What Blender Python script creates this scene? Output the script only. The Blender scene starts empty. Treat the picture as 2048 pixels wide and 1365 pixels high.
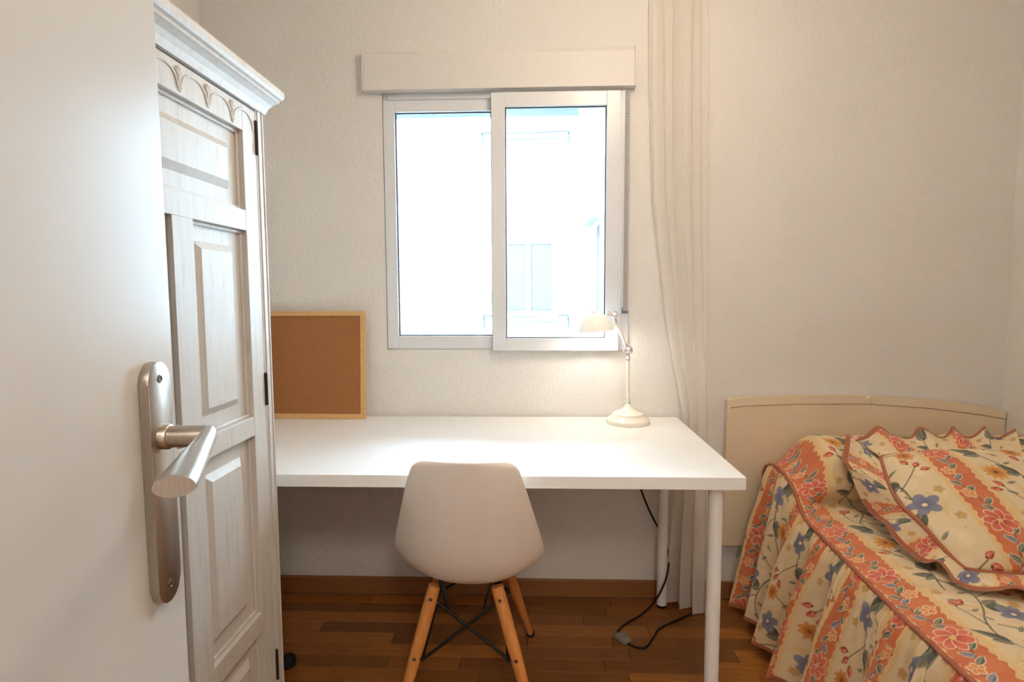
import bpy, bmesh, math, random
import numpy as np
from mathutils import Vector, Matrix
random.seed(7); rng = np.random.default_rng(7)
PI = math.pi
S = bpy.context.scene
COL = S.collection

# ------------------------------------------------------------------ camera, world, lights, exposure
def make_camera():
    yaw, pitch, roll, H = .0381, .0817, -.0047, 1.225
    cy, sy, cp, sp = math.cos(yaw), math.sin(yaw), math.cos(pitch), math.sin(pitch)
    F = Vector((-sy*cp, cy*cp, -sp)); R0 = Vector((cy, sy, 0)); U0 = R0.cross(F)
    cr, sr = math.cos(roll), math.sin(roll)
    R = cr*R0 + sr*U0; U = -sr*R0 + cr*U0
    cd = bpy.data.cameras.new('camera'); cd.sensor_fit = 'HORIZONTAL'; cd.sensor_width = 36; cd.lens = 20.452
    cd.clip_start = .02; cd.clip_end = 200
    ob = bpy.data.objects.new('camera', cd); COL.objects.link(ob)
    m = Matrix.Identity(4)
    for i in range(3):
        m[i][0], m[i][1], m[i][2] = R[i], U[i], -F[i]
    m[2][3] = H
    ob.matrix_world = m
    S.camera = ob
make_camera()

W = bpy.data.worlds.new('sky'); S.world = W; W.use_nodes = True
bg = W.node_tree.nodes['Background']; bg.inputs[0].default_value = (.54, .77, 1.0, 1); bg.inputs[1].default_value = 49.0

def lamp(name, kind, loc, energy, color, **kw):
    l = bpy.data.lights.new(name, kind); l.energy = energy; l.color = color
    for k, v in kw.items(): setattr(l, k, v)
    o = bpy.data.objects.new(name, l); COL.objects.link(o); o.location = loc
    return o
WARM = (1.0, .83, .64)
lamp('ceiling_lamp_light', 'POINT', (.34, 1.25, 2.24), 19, WARM, shadow_soft_size=.10)
lamp('hallway_fill_light', 'POINT', (.35, -.85, 2.2), 50, (1.0, .87, .75), shadow_soft_size=.18)  # warm fill added in the unseen hallway behind the camera
po = lamp('window_portal', 'AREA', (-.12, 2.47, 1.49), 1, (1, 1, 1), shape='RECTANGLE', size=.98, size_y=1.02)
po.rotation_euler = (-PI/2, 0, 0); po.data.cycles.is_portal = True

S.view_settings.view_transform = 'Standard'; S.view_settings.look = 'None'
S.view_settings.gamma = 1; S.view_settings.use_curve_mapping = False
S.view_settings.exposure = 0.0
try:
    S.cycles.use_denoising = True
    S.cycles.max_bounces = 10; S.cycles.diffuse_bounces = 6; S.cycles.transparent_max_bounces = 16
    S.cycles.sample_clamp_indirect = 60
except Exception: pass

# ------------------------------------------------------------------ materials
def lin(r, g, b):
    f = lambda c: (c/255/12.92) if c/255 <= .04045 else ((c/255+.055)/1.055)**2.4
    return (f(r), f(g), f(b), 1)
class NT:
    def __init__(s, name):
        s.m = bpy.data.materials.new(name); s.m.use_nodes = True
        s.t = s.m.node_tree; s.b = s.t.nodes['Principled BSDF']; s.out = s.t.nodes['Material Output']
    def n(s, typ, **kw):
        x = s.t.nodes.new(typ)
        for k, v in kw.items(): setattr(x, k, v)
        return x
    def l(s, a, b): s.t.links.new(a, b)
    def coord(s, scale=(1, 1, 1), which='Object'):
        tc = s.n('ShaderNodeTexCoord'); mp = s.n('ShaderNodeMapping'); mp.inputs['Scale'].default_value = scale
        s.l(tc.outputs[which], mp.inputs[0]); return mp.outputs[0]
    def noise(s, scale, detail=3, rough=.5, vec=None, dist=0):
        x = s.n('ShaderNodeTexNoise'); x.inputs['Scale'].default_value = scale; x.inputs['Detail'].default_value = detail
        x.inputs['Roughness'].default_value = rough; x.inputs['Distortion'].default_value = dist
        if vec is not None: s.l(vec, x.inputs['Vector'])
        return x.outputs['Fac']
    def ramp(s, fac, stops):
        x = s.n('ShaderNodeValToRGB'); e = x.color_ramp.elements
        while len(e) < len(stops): e.new(.5)
        for el, (p, c) in zip(e, stops): el.position = p; el.color = c
        s.l(fac, x.inputs[0]); return x.outputs[0]
    def bump(s, h, strength, dist):
        x = s.n('ShaderNodeBump'); x.inputs['Strength'].default_value = strength; x.inputs['Distance'].default_value = dist
        s.l(h, x.inputs['Height']); s.l(x.outputs[0], s.b.inputs['Normal'])
    def set(s, **kw):
        for k, v in kw.items(): s.b.inputs[k.replace('_', ' ')].default_value = v
        return s
def plain(name, rgb, rough=.5, metal=0, var=.04, nscale=30, bump=0, bscale=200, **kw):
    t = NT(name); c = lin(*rgb)
    a = tuple(max(0, x*(1-var)) for x in c[:3])+(1,); b = tuple(min(1, x*(1+var)) for x in c[:3])+(1,)
    v = t.coord()
    t.l(t.ramp(t.noise(nscale, 3, .5, v), [(.3, a), (.7, b)]), t.b.inputs['Base Color'])
    t.set(Roughness=rough, Metallic=metal, **kw)
    if bump: t.bump(t.noise(bscale, 3, .6, v), bump, .002)
    return t.m
def plaster():
    t = NT('plaster_paint'); v = t.coord()
    t.l(t.ramp(t.noise(1.7, 3, .5, v), [(.3, lin(227, 224, 219)), (.7, lin(233, 230, 226))]), t.b.inputs['Base Color'])
    t.set(Roughness=.72)
    v2 = t.coord((1, 1, .6))
    a = t.noise(95, 5, .62, v2, .6)
    r = t.ramp(a, [(.38, (0, 0, 0, 1)), (.66, (1, 1, 1, 1))])
    t.bump(r, .6, .0022)
    return t.m
def wood(name, c1, c2, scale=(2, 30, 30), rough=.45, rnd=0.0, dark=None):
    t = NT(name); v = t.coord(scale)
    f = t.noise(3, 5, .6, v, .8)
    col = t.ramp(f, [(.25, lin(*c1)), (.75, lin(*c2))])
    if rnd:
        oi = t.n('ShaderNodeObjectInfo'); mx = t.n('ShaderNodeMix', data_type='RGBA'); mx.blend_type = 'MULTIPLY'
        mx.inputs[0].default_value = 1
        rr = t.ramp(oi.outputs['Random'], [(0, (1-rnd, 1-rnd, 1-rnd, 1)), (.45, (1-.55*rnd, 1-.6*rnd, 1-.65*rnd, 1)), (.7, (1, .97, .92, 1)), (1, (1+.45*rnd, 1+.42*rnd, 1+.36*rnd, 1))])
        t.l(col, mx.inputs[6]); t.l(rr, mx.inputs[7]); col = mx.outputs[2]
    t.l(col, t.b.inputs['Base Color']); t.set(Roughness=rough)
    t.bump(f, .08, .001)
    return t.m
def whitewash():
    t = NT('whitewashed_wood'); v = t.coord((14, 14, 1.1))
    f = t.noise(6, 5, .6, v, .4)
    t.l(t.ramp(f, [(.24, lin(182, 168, 150)), (.40, lin(196, 190, 182)), (.75, lin(204, 200, 195))]), t.b.inputs['Base Color'])
    t.set(Roughness=.5); t.bump(f, .12, .001)
    return t.m
def glass():
    t = NT('window_glass')
    tr = t.n('ShaderNodeBsdfTransparent'); tr.inputs[0].default_value = (.97, .985, .985, 1)
    gl = t.n('ShaderNodeBsdfGlossy'); gl.inputs['Roughness'].default_value = .02
    fr = t.n('ShaderNodeFresnel'); fr.inputs[0].default_value = 1.45
    mx = t.n('ShaderNodeMixShader'); t.l(fr.outputs[0], mx.inputs[0]); t.l(tr.outputs[0], mx.inputs[1]); t.l(gl.outputs[0], mx.inputs[2])
    t.l(mx.outputs[0], t.out.inputs[0]); return t.m
def sheer():
    t = NT('sheer_curtain'); v = t.coord()
    c = t.ramp(t.noise(300, 2, .5, v), [(.3, lin(236, 230, 222)), (.7, lin(246, 242, 236))])
    d = t.n('ShaderNodeBsdfDiffuse'); tl = t.n('ShaderNodeBsdfTranslucent'); tr = t.n('ShaderNodeBsdfTransparent')
    t.l(c, d.inputs[0]); t.l(c, tl.inputs[0])
    m1 = t.n('ShaderNodeMixShader'); m1.inputs[0].default_value = .35; t.l(d.outputs[0], m1.inputs[1]); t.l(tl.outputs[0], m1.inputs[2])
    m2 = t.n('ShaderNodeMixShader'); m2.inputs[0].default_value = .20; t.l(m1.outputs[0], m2.inputs[1]); t.l(tr.outputs[0], m2.inputs[2])
    t.l(m2.outputs[0], t.out.inputs[0]); return t.m
def fabric_print():
    t = NT('floral_print'); a = t.n('ShaderNodeAttribute'); a.attribute_name = 'print'
    t.l(a.outputs['Color'], t.b.inputs['Base Color']); t.set(Roughness=.85)
    try: t.b.inputs['Sheen Weight'].default_value = .1
    except Exception: pass
    v = t.coord(); t.bump(t.noise(45, 3, .55, v), .25, .006)
    return t.m
def shade_paint():
    t = NT('glowing_shade_enamel'); v = t.coord()
    c = t.ramp(t.noise(20, 2, .5, v), [(.3, lin(240, 236, 228)), (.7, lin(244, 241, 234))])
    t.l(c, t.b.inputs['Base Color']); t.set(Roughness=.25)
    tl = t.n('ShaderNodeBsdfTranslucent'); t.l(c, tl.inputs[0])
    mx = t.n('ShaderNodeMixShader'); mx.inputs[0].default_value = .022; t.l(t.b.outputs[0], mx.inputs[1]); t.l(tl.outputs[0], mx.inputs[2])  # slight translucency makes the enamel glow, standing in for bloom
    t.l(mx.outputs[0], t.out.inputs[0]); return t.m
def emit(name, rgb, st):
    t = NT(name); e = t.n('ShaderNodeEmission'); e.inputs[0].default_value = lin(*rgb); e.inputs[1].default_value = st
    t.l(e.outputs[0], t.out.inputs[0]); return t.m
def brushed():
    t = NT('brushed_steel'); v = t.coord((400, 400, 8))
    f = t.noise(4, 2, .5, v)
    t.l(t.ramp(f, [(.3, lin(168, 160, 150)), (.7, lin(190, 183, 174))]), t.b.inputs['Base Color'])
    t.set(Metallic=1, Roughness=.34); t.bump(f, .05, .0003); return t.m

M = dict(
    plaster=plaster(), ceiling=plain('ceiling_paint', (238, 233, 225), .8),
    floorbase=plain('floor_joint', (46, 27, 13), .8),
    plank=wood('parquet_wood', (140, 86, 34), (180, 120, 54), (3, 34, 34), .42, .42),
    base=wood('baseboard_wood', (132, 86, 44), (156, 106, 60), (2, 30, 60), .5),
    door=plain('door_paint', (199, 197, 193), .30, var=.015, nscale=3, bump=.03, bscale=14),
    white=plain('white_lacquer', (240, 240, 238), .38, var=.01),
    alu=plain('window_aluminium', (222, 224, 227), .3, var=.01),
    gasket=plain('window_gasket', (70, 78, 90), .6),
    shutterbox=plain('shutter_box_paint', (222, 218, 213), .5, var=.015),
    wash=whitewash(), iron=plain('dark_iron', (52, 38, 30), .5, .5),
    steel=brushed(), steeldark=plain('screw_steel', (120, 110, 100), .35, 1),
    glass=glass(), sheer=sheer(), print=fabric_print(),
    piping=plain('brown_piping', (172, 104, 76), .8, var=.08, nscale=120),
    shell=plain('chair_plastic', (232, 222, 212), .42, var=.01),
    beech=wood('beech_wood', (196, 124, 62), (220, 150, 84), (40, 40, 4), .4),
    black=plain('black_metal', (22, 22, 24), .4, .3), rubber=plain('black_rubber', (14, 14, 15), .7),
    cork=plain('cork', (160, 106, 62), .9, var=.14, nscale=260, bump=.2, bscale=300),
    pine=wood('pine_frame', (205, 160, 100), (222, 182, 124), (30, 30, 30), .5),
    cream=plain('cream_enamel', (236, 231, 218), .22, var=.01),
    silver=plain('silver_metal', (226, 226, 226), .2, .85),
    head=plain('headboard_paint', (230, 212, 184), .45, var=.02, nscale=8),
    mattress=plain('mattress_ticking', (225, 220, 208), .9),
    facade=plain('facade_render', (214, 213, 210), .9, var=.01), outpane=plain('far_window_pane', (74, 72, 70), .9, Specular_IOR_Level=0), outframe=plain('far_window_frame', (98, 98, 97), .9, Specular_IOR_Level=0),
    outrail=plain('far_rail', (60, 64, 68), .9, Specular_IOR_Level=0), grey=plain('grey_plastic', (150, 142, 128), .5),
    shade=shade_paint(), slat=plain('shutter_slat_paint', (136, 142, 150), .6),
    strap=plain('shutter_strap_fabric', (178, 176, 174), .9), blue=plain('strap_clip', (96, 112, 136), .5),
    bulb=emit('lamp_bulb_glow', (255, 250, 242), 52), pale=plain('outside_floor', (190, 190, 188), .9),
)

# ------------------------------------------------------------------ helpers
def link(name, me, mat, parent=None, loc=None):
    o = bpy.data.objects.new(name, me)
    if mat is not None and len(me.materials) == 0: me.materials.append(mat)
    COL.objects.link(o)
    if parent: o.parent = parent
    if loc is not None: o.location = loc
    return o
def finish(o, label, cat, group=None):
    o['label'] = label; o['category'] = cat
    if group: o['group'] = group
    return o
def thing(name, label, cat, loc=(0, 0, 0), rz=0, group=None):
    o = bpy.data.objects.new(name, None); COL.objects.link(o); o.location = loc; o.rotation_euler = (0, 0, rz)
    o.empty_display_size = .05
    return finish(o, label, cat, group)
def struct(o): o['kind'] = 'structure'; return o
class B:
    """collects bmesh shapes of one mesh object"""
    def __init__(s): s.bm = bmesh.new()
    def box(s, lo, hi, bev=0, seg=2, mat=None):
        r = bmesh.ops.create_cube(s.bm, size=1)['verts']
        lo, hi = Vector(lo), Vector(hi); c = (lo+hi)/2; d = hi-lo
        for v in r:
            v.co = Vector((v.co.x*d.x, v.co.y*d.y, v.co.z*d.z))+c
            if mat: v.co = mat @ v.co
        if bev:
            es = list({e for v in r for e in v.link_edges})
            bmesh.ops.bevel(s.bm, geom=es, offset=bev, segments=seg, affect='EDGES', profile=.5)
        return s
    def lathe(s, prof, c=(0, 0, 0), seg=32, mat=None, cap=True):
        rings = []
        for r, z in prof:
            ring = []
            for k in range(seg):
                a = 2*PI*k/seg; p = Vector((r*math.cos(a), r*math.sin(a), z))
                p = (mat @ p) if mat else p+Vector(c)
                ring.append(s.bm.verts.new(p))
            rings.append(ring)
        for a, b in zip(rings, rings[1:]):
            for k in range(seg): s.bm.faces.new((a[k], a[(k+1) % seg], b[(k+1) % seg], b[k]))
        if cap:
            s.bm.faces.new(rings[0][::-1]); s.bm.faces.new(rings[-1])
        return s
    def sweep(s, pts, radii, seg=12, up=(0, 0, 1), cap=True):
        """tube; radii: number, (a,b), or list of either (a sideways, b upwards)"""
        pts = [Vector(p) for p in pts]; n = len(pts)
        if not isinstance(radii, list): radii = [radii]*n
        prev = None; rings = []
        side = None
        for i, p in enumerate(pts):
            t = (pts[min(i+1, n-1)]-pts[max(i-1, 0)]).normalized()
            if side is None:
                u = Vector(up)
                if abs(t.dot(u)) > .95: u = Vector((0, 1, 0))
                side = t.cross(u).normalized()
            else:
                side = (side - t*side.dot(t)).normalized()
            w = side.cross(t).normalized()
            r = radii[i]; a, b = (r, r) if not isinstance(r, tuple) else r
            rings.append([s.bm.verts.new(p+side*a*math.cos(2*PI*k/seg)+w*b*math.sin(2*PI*k/seg)) for k in range(seg)])
        for a, b in zip(rings, rings[1:]):
            for k in range(seg): s.bm.faces.new((a[k], b[k], b[(k+1) % seg], a[(k+1) % seg]))
        if cap: s.bm.faces.new(rings[0]); s.bm.faces.new(rings[-1][::-1])
        return s
    def prism(s, poly, axis, lo, hi, bev=0):
        """polygon (2D) extruded along axis; axis 'x': (y,z), 'y': (x,z), 'z': (x,y)"""
        def P(a, b, h): return {'x': (h, a, b), 'y': (a, h, b), 'z': (a, b, h)}[axis]
        A = [s.bm.verts.new(P(a, b, lo)) for a, b in poly]; Bv = [s.bm.verts.new(P(a, b, hi)) for a, b in poly]
        fs = [s.bm.faces.new(A), s.bm.faces.new(Bv[::-1])]
        n = len(poly)
        for k in range(n): fs.append(s.bm.faces.new((A[k], Bv[k], Bv[(k+1) % n], A[(k+1) % n])))
        if bev:
            bmesh.ops.bevel(s.bm, geom=list({e for f in fs for e in f.edges}), offset=bev, segments=2, affect='EDGES', profile=.5)
        return s
    def done(s, name, mat, parent=None, smooth=None, loc=None):
        bmesh.ops.recalc_face_normals(s.bm, faces=s.bm.faces[:])
        me = bpy.data.meshes.new(name); s.bm.to_mesh(me); s.bm.free()
        if smooth is not None:
            me.polygons.foreach_set('use_smooth', [True]*len(me.polygons))
            try: me.set_sharp_from_angle(angle=math.radians(smooth))
            except Exception: pass
        return link(name, me, mat, parent, loc)
def grid_mesh(name, P, mat, parent=None, print_uv=None, closed_u=False):
    """P: (n,m,3) array of points -> smooth grid mesh; print_uv: (n,m,2) metres in the fabric"""
    n, m = P.shape[:2]; idx = np.arange(n*m).reshape(n, m)
    a, b, c, d = idx[:-1, :-1], idx[1:, :-1], idx[1:, 1:], idx[:-1, 1:]
    q = np.stack([a, b, c, d], -1).reshape(-1, 4)
    if closed_u:
        q2 = np.stack([idx[-1, :-1], idx[0, :-1], idx[0, 1:], idx[-1, 1:]], -1).reshape(-1, 4); q = np.vstack([q, q2])
    me = bpy.data.meshes.new(name); me.vertices.add(n*m); me.vertices.foreach_set('co', P.reshape(-1).astype(np.float32))
    me.loops.add(q.size); me.loops.foreach_set('vertex_index', q.reshape(-1).astype(np.int32))
    me.polygons.add(len(q)); me.polygons.foreach_set('loop_start', np.arange(0, q.size, 4, dtype=np.int32))
    me.polygons.foreach_set('use_smooth', np.ones(len(q), bool))
    me.update(calc_edges=True); me.validate()
    if print_uv is not None:
        at = me.color_attributes.new('print', 'FLOAT_COLOR', 'POINT')
        at.data.foreach_set('color', fabric_colour(print_uv.reshape(-1, 2)).reshape(-1).astype(np.float32))
    return link(name, me, mat, parent)
def spline(pts, n):
    """Catmull-Rom through pts, n samples spaced evenly by arc length"""
    p = np.asarray(pts, float); q = np.vstack([2*p[0]-p[1], p, 2*p[-1]-p[-2]]); out = []
    for i in range(1, len(q)-2):
        for t in np.linspace(0, 1, 40, endpoint=False):
            a, b, c, d = q[i-1], q[i], q[i+1], q[i+2]
            out.append(.5*((2*b)+(-a+c)*t+(2*a-5*b+4*c-d)*t*t+(-a+3*b-3*c+d)*t**3))
    out.append(p[-1]); out = np.array(out)
    L = np.r_[0, np.cumsum(np.linalg.norm(np.diff(out, axis=0), axis=1))]
    s = np.linspace(0, L[-1], n)
    return np.stack([np.interp(s, L, out[:, k]) for k in range(p.shape[1])], 1)
def smooth01(a, b, x):
    t = np.clip((x-a)/(b-a), 0, 1); return t*t*(3-2*t)

# ------------------------------------------------------------------ printed cloth: the repeat of the floral fabric, in metres
TW, TL, TR = .30, .56, 1000
def make_tile():
    nu, nv = int(TW*TR), int(TL*TR)
    V, U = np.meshgrid((np.arange(nv)+.5)/TR, (np.arange(nu)+.5)/TR, indexing='ij')
    cream = np.array(lin(226, 203, 164)[:3]); img = np.tile(cream, (nv, nu, 1))
    def wrap(cu, cv): return (U-cu+TW/2) % TW-TW/2, (V-cv+TL/2) % TL-TL/2
    def put(mask, rgb, al=1.0):
        c = np.array(lin(*rgb)[:3]); a = (np.clip(mask, 0, 1)*al)[..., None]; img[:] = img*(1-a)+c*a
    def aa(d, w=.0012): return np.clip(.5-d/w, 0, 1)          # signed distance -> cover
    nz = rng.standard_normal((28, 15)); 
    def noise2(su, sv, ph):
        return np.sin(2*PI*(su*U/TW)+ph)*np.cos(2*PI*sv*V/TL+1.7*ph)
    def leaf(cu, cv, L, w, ang, rgb, rgb2=None, edge=None):
        du, dv = wrap(cu, cv); ca, sa = math.cos(ang), math.sin(ang)
        x = (du*ca+dv*sa)/L; y = (-du*sa+dv*ca)
        wid = w*np.sqrt(np.clip(x, 0, 1))*np.clip(1-x, 0, 1)*1.9
        d = np.where((x > 0) & (x < 1), np.abs(y)-wid, 1)
        if edge: put(aa(d-.0016), edge)
        put(aa(d), rgb)
        if rgb2: put(aa(d)*(y > 0), rgb2, .75)
        put(aa(np.where((x > 0) & (x < .9), np.abs(y)-.0006, 1)), (225, 205, 165), .6)
    def dot(cu, cv, r, rgb, al=1.0):
        du, dv = wrap(cu, cv); put(aa(np.hypot(du, dv)-r), rgb, al)
    def flower(cu, cv, R, n, rgb, rgb2, edge=None, ph=0, centre=(225, 190, 110)):
        for k in range(n):
            a = ph+2*PI*k/n
            du, dv = wrap(cu+.55*R*math.cos(a), cv+.55*R*math.sin(a)); ca, sa = math.cos(a), math.sin(a)
            x, y = du*ca+dv*sa, -du*sa+dv*ca; b = R*2.1/n if n > 5 else R*.36
            r = (np.hypot(x/(.48*R), y/b)-1)*b
            if edge: put(aa(r-.0013), edge)
            put(aa(r), rgb); put(aa(r)*np.clip(.8-(x+.48*R)/(.8*R), 0, 1), rgb2)
        dot(cu, cv, R*.16, centre)
    def stem(pts, w, rgb):
        p = spline(pts, 12+int(1000*sum(math.dist(a, b) for a, b in zip(pts, pts[1:])))); d = np.full(U.shape, 1.0)
        for q in p:
            du, dv = wrap(q[0], q[1]); d = np.minimum(d, np.hypot(du, dv))
        put(aa(d-w), rgb)
    # soft ivory and straw blotches
    for k in range(30):
        dot(.10+.20*rng.random(), TL*rng.random(), .010+.012*rng.random(), (244, 226, 192), .22)
    for k in range(14):
        leaf(.11+.18*rng.random(), TL*rng.random(), .05+.03*rng.random(), .007, PI*rng.random(), (222, 192, 140), None)
    # orange stripe, ragged edges, gold fringe
    c0 = .052; hw = .0385
    rag = .0042*noise2(0, 11, .3)+.003*noise2(0, 23, 1.1)+.0025*noise2(0, 5, 2.2)
    du = U-c0
    for off, col, w, al in ((.0055, (222, 172, 98), .0016, .75), (.0105, (224, 178, 106), .0014, .6), (.0160, (228, 188, 122), .0013, .5)):
        for sg in (-1, 1):
            dd = sg*du-(hw+off+rag*(1.2+off*30)+.0022*np.sin(2*PI*19*V/TL+off*900))
            put(aa(np.abs(dd)-w), col, al)
    for sg in (-1, 1):
        dd = np.abs(sg*du-(hw+.009))-.009; put(aa(dd, .006), (230, 190, 124), .45)
    dd = np.abs(du)-(hw+rag); put(aa(dd-.0016), (236, 206, 150)); put(aa(dd), (206, 116, 76))
    put(aa(dd)*(noise2(3, 5, .5) > .2), (216, 132, 86), .5)
    LE = (244, 230, 202)
    vine = [(c0+.016*math.sin(2*PI*2*t), t*TL) for t in np.linspace(0, 1, 29)]
    stem(vine, .0016, (86, 90, 74))
    for j in range(24):
        t = (j+.5)/24
        if min(abs(t-.13), abs(t-.63)) < .05: continue
        cu, cv = c0+.016*math.sin(4*PI*t), t*TL; sg = 1 if j % 2 else -1
        g = ((96, 104, 88), (134, 136, 114)) if j % 3 else ((104, 108, 132), (146, 146, 162))
        leaf(cu, cv, .030, .0098, (0 if sg > 0 else PI)+sg*.75, g[0], g[1], LE)
    for t, pc in ((.13, ((216, 108, 88), (170, 56, 46))), (.63, ((220, 118, 92), (184, 64, 50)))):
        flower(c0+.002, t*TL, .036, 7, pc[0], pc[1], LE, .3)
    for t in (.30, .46, .82, .95):
        flower(c0-.016*(1 if t < .5 else -1), t*TL, .016, 5, (226, 156, 84), (198, 100, 56), LE, .2)
    # cream ground: climbing sprays
    ST = (88, 86, 68)
    stem([(.155, -.02), (.17, .07), (.21, .15), (.205, .24), (.16, .32), (.15, .39), (.19, .46), (.2, .53), (.158, .59)], .0019, ST)
    stem([(.205, .22), (.235, .25), (.262, .285)], .0014, ST); stem([(.15, .38), (.135, .42), (.128, .455)], .0014, ST)
    stem([(.185, .11), (.15, .15), (.135, .185)], .0014, ST); stem([(.2, .5), (.24, .52), (.268, .535)], .0014, ST)
    stem([(.262, .345), (.225, .36), (.17, .385)], .0014, ST); stem([(.225, .155), (.205, .20)], .0014, ST)
    for a in ((.17, .080, .078, .024, .9), (.158, .33, .072, .023, 2.5), (.2, .47, .066, .021, -.3), (.205, .235, .058, .017, 2.2), (.165, .04, .05, .014, 2.8), (.215, .16, .05, .015, -.8)):
        leaf(a[0], a[1], a[2], a[3], a[4], (88, 94, 80), (128, 128, 110))
        leaf(a[0], a[1], a[2]*.62, a[3]*.8, a[4]+.75, (104, 106, 96), (140, 138, 122))
    for k in range(14):
        t = k/14; cu = .178+.028*math.sin(2*PI*t*2+.6); leaf(cu, t*TL, .028, .0058, (.5 if k % 2 else 2.6)+.3*math.sin(k*2.3), (104, 106, 88), (136, 134, 114))
    flower(.228, .155, .037, 5, (134, 133, 154), (98, 99, 124), None, .4, (236, 212, 170))
    flower(.245, .44, .034, 5, (140, 138, 156), (104, 103, 128), None, 1.0, (236, 212, 170))
    flower(.150, .245, .032, 11, (222, 160, 78), (180, 88, 40), None, .1, (112, 78, 46))
    flower(.262, .345, .026, 8, (212, 146, 76), (170, 80, 44), None, .5, (112, 78, 46))
    for cu, cv, an in ((.262, .285, .9), (.248, .300, 1.9), (.272, .270, .2), (.130, .460, 1.6), (.142, .468, .9), (.135, .19, 2.2), (.122, .176, 2.9), (.268, .54, .5), (.272, .522, -.2)):
        leaf(cu, cv, .027, .0115, an, (178, 60, 48), (214, 104, 80)); leaf(cu, cv, .016, .006, an+.2, (226, 130, 96)); dot(cu, cv, .0036, (110, 66, 46))
    for cu, cv in ((.275, .19), (.128, .09), (.28, .10), (.122, .52), (.27, .475)):
        flower(cu, cv, .014, 5, (208, 172, 116), (186, 138, 84), None, cu*90)
    for k in range(22):
        dot(.11+.18*rng.random(), TL*rng.random(), .0019, (150, 116, 80), .7)
    return img
TILE = make_tile()
def fabric_colour(uv):
    nv, nu = TILE.shape[:2]; x = (uv[:, 0] % TW)*TR-.5; y = (uv[:, 1] % TL)*TR-.5
    x0 = np.floor(x).astype(int); y0 = np.floor(y).astype(int); fx = (x-x0)[:, None]; fy = (y-y0)[:, None]
    g = lambda i, j: TILE[i % nv, j % nu]
    c = (g(y0, x0)*(1-fx)+g(y0, x0+1)*fx)*(1-fy)+(g(y0+1, x0)*(1-fx)+g(y0+1, x0+1)*fx)*fy
    return np.hstack([c, np.ones((len(c), 1))])

# ------------------------------------------------------------------ room shell
YW, XL, XR, YF, ZC, T = 2.276, -1.28, 1.793, -.14, 2.46, .16
WX0, WX1, WZ0, WZ1 = -.581, .366, 1.0045, 2.0                 # window opening
DX0, DX1, DZ = -.345, .435, 2.05                            # doorway behind the camera
floor = struct(B().box((XL-T, -1.7, -.12), (XR+T, YW+T, -.012)).done('floor', M['floorbase']))
def add_planks():
    w, gap = .0665, .0007; y = YW-.012; row = 0; lens = (.24, .30, .36, .42, .48); meshes = {}
    for L in lens:
        me = B().box((-L/2+gap, -w/2+gap, -.012), (L/2-gap, w/2-gap, 0), .0006, 1).done('plank', M['plank'])
        meshes[L] = me.data; bpy.data.objects.remove(me)
    while y-w > .35:
        x = XL-random.random()*.3
        while x < XR:
            L = random.choice(lens); cx = x+L/2
            if x > XL-.1 and x+L < XR+.12: link('plank', meshes[L], None, floor, (cx, y-w/2, 0))
            elif x+L >= XR+.12: 
                link('plank', meshes[.24], None, floor, (x+.12, y-w/2, 0))
            x += L
        y -= w; row += 1
    B().box((XL, -1.6, -.012), (XR, y, 0)).done('plain_boards', M['plank'], floor)
add_planks()
wb = B()
wb.box((XL-T, YW, -.12), (WX0, YW+.24, ZC+.1)).box((WX1, YW, -.12), (XR+T, YW+.24, ZC+.1))
wb.box((WX0, YW, -.12), (WX1, YW+.24, WZ0)).box((WX0, YW, WZ1), (WX1, YW+.24, ZC+.1))
struct(wb.done('wall_back', M['plaster']))
struct(B().box((XL-T, YF, -.12), (XL, YW, ZC+.1)).done('wall_left', M['plaster']))
struct(B().box((XR, YF, -.12), (XR+T, YW, ZC+.1)).done('wall_right', M['plaster']))
wf = B(); wf.box((XL-T, YF-T, -.12), (DX0, YF, ZC+.1)).box((DX1, YF-T, -.12), (XR+T, YF, ZC+.1)).box((DX0, YF-T, DZ), (DX1, YF, ZC+.1))
struct(wf.done('wall_front', M['plaster']))
hw_ = B(); hw_.box((XL-T, -1.8, -.12), (XR+T, -1.7, ZC+.1)).box((XL-T-.1, -1.8, -.12), (XL-T, YF-T, ZC+.1)).box((XR+T, -1.8, -.12), (XR+T+.1, YF-T, ZC+.1))
struct(hw_.done('wall_hallway', M['plaster']))
struct(B().box((XL-T, -1.8, ZC), (XR+T, YW+.1, ZC+.12)).done('ceiling', M['ceiling']))
def baseboard(name, lo, hi): return struct(B().box(lo, hi, .004).done(name, M['base']))
baseboard('baseboard_back', (XL+.012, YW-.013, 0), (XR-.012, YW, .073))
baseboard('baseboard_left', (XL, YF, 0), (XL+.012, YW-.014, .073))
baseboard('baseboard_right', (XR-.012, YF, 0), (XR, YW-.014, .073))
tr = B(); tr.box((DX0-.06, YF, 0), (DX0, YF+.014, DZ+.06), .003).box((DX1, YF, 0), (DX1+.06, YF+.014, DZ+.06), .003).box((DX0, YF, DZ), (DX1, YF+.014, DZ+.06), .003)
struct(tr.done('trim_1', M['door']))

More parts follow.
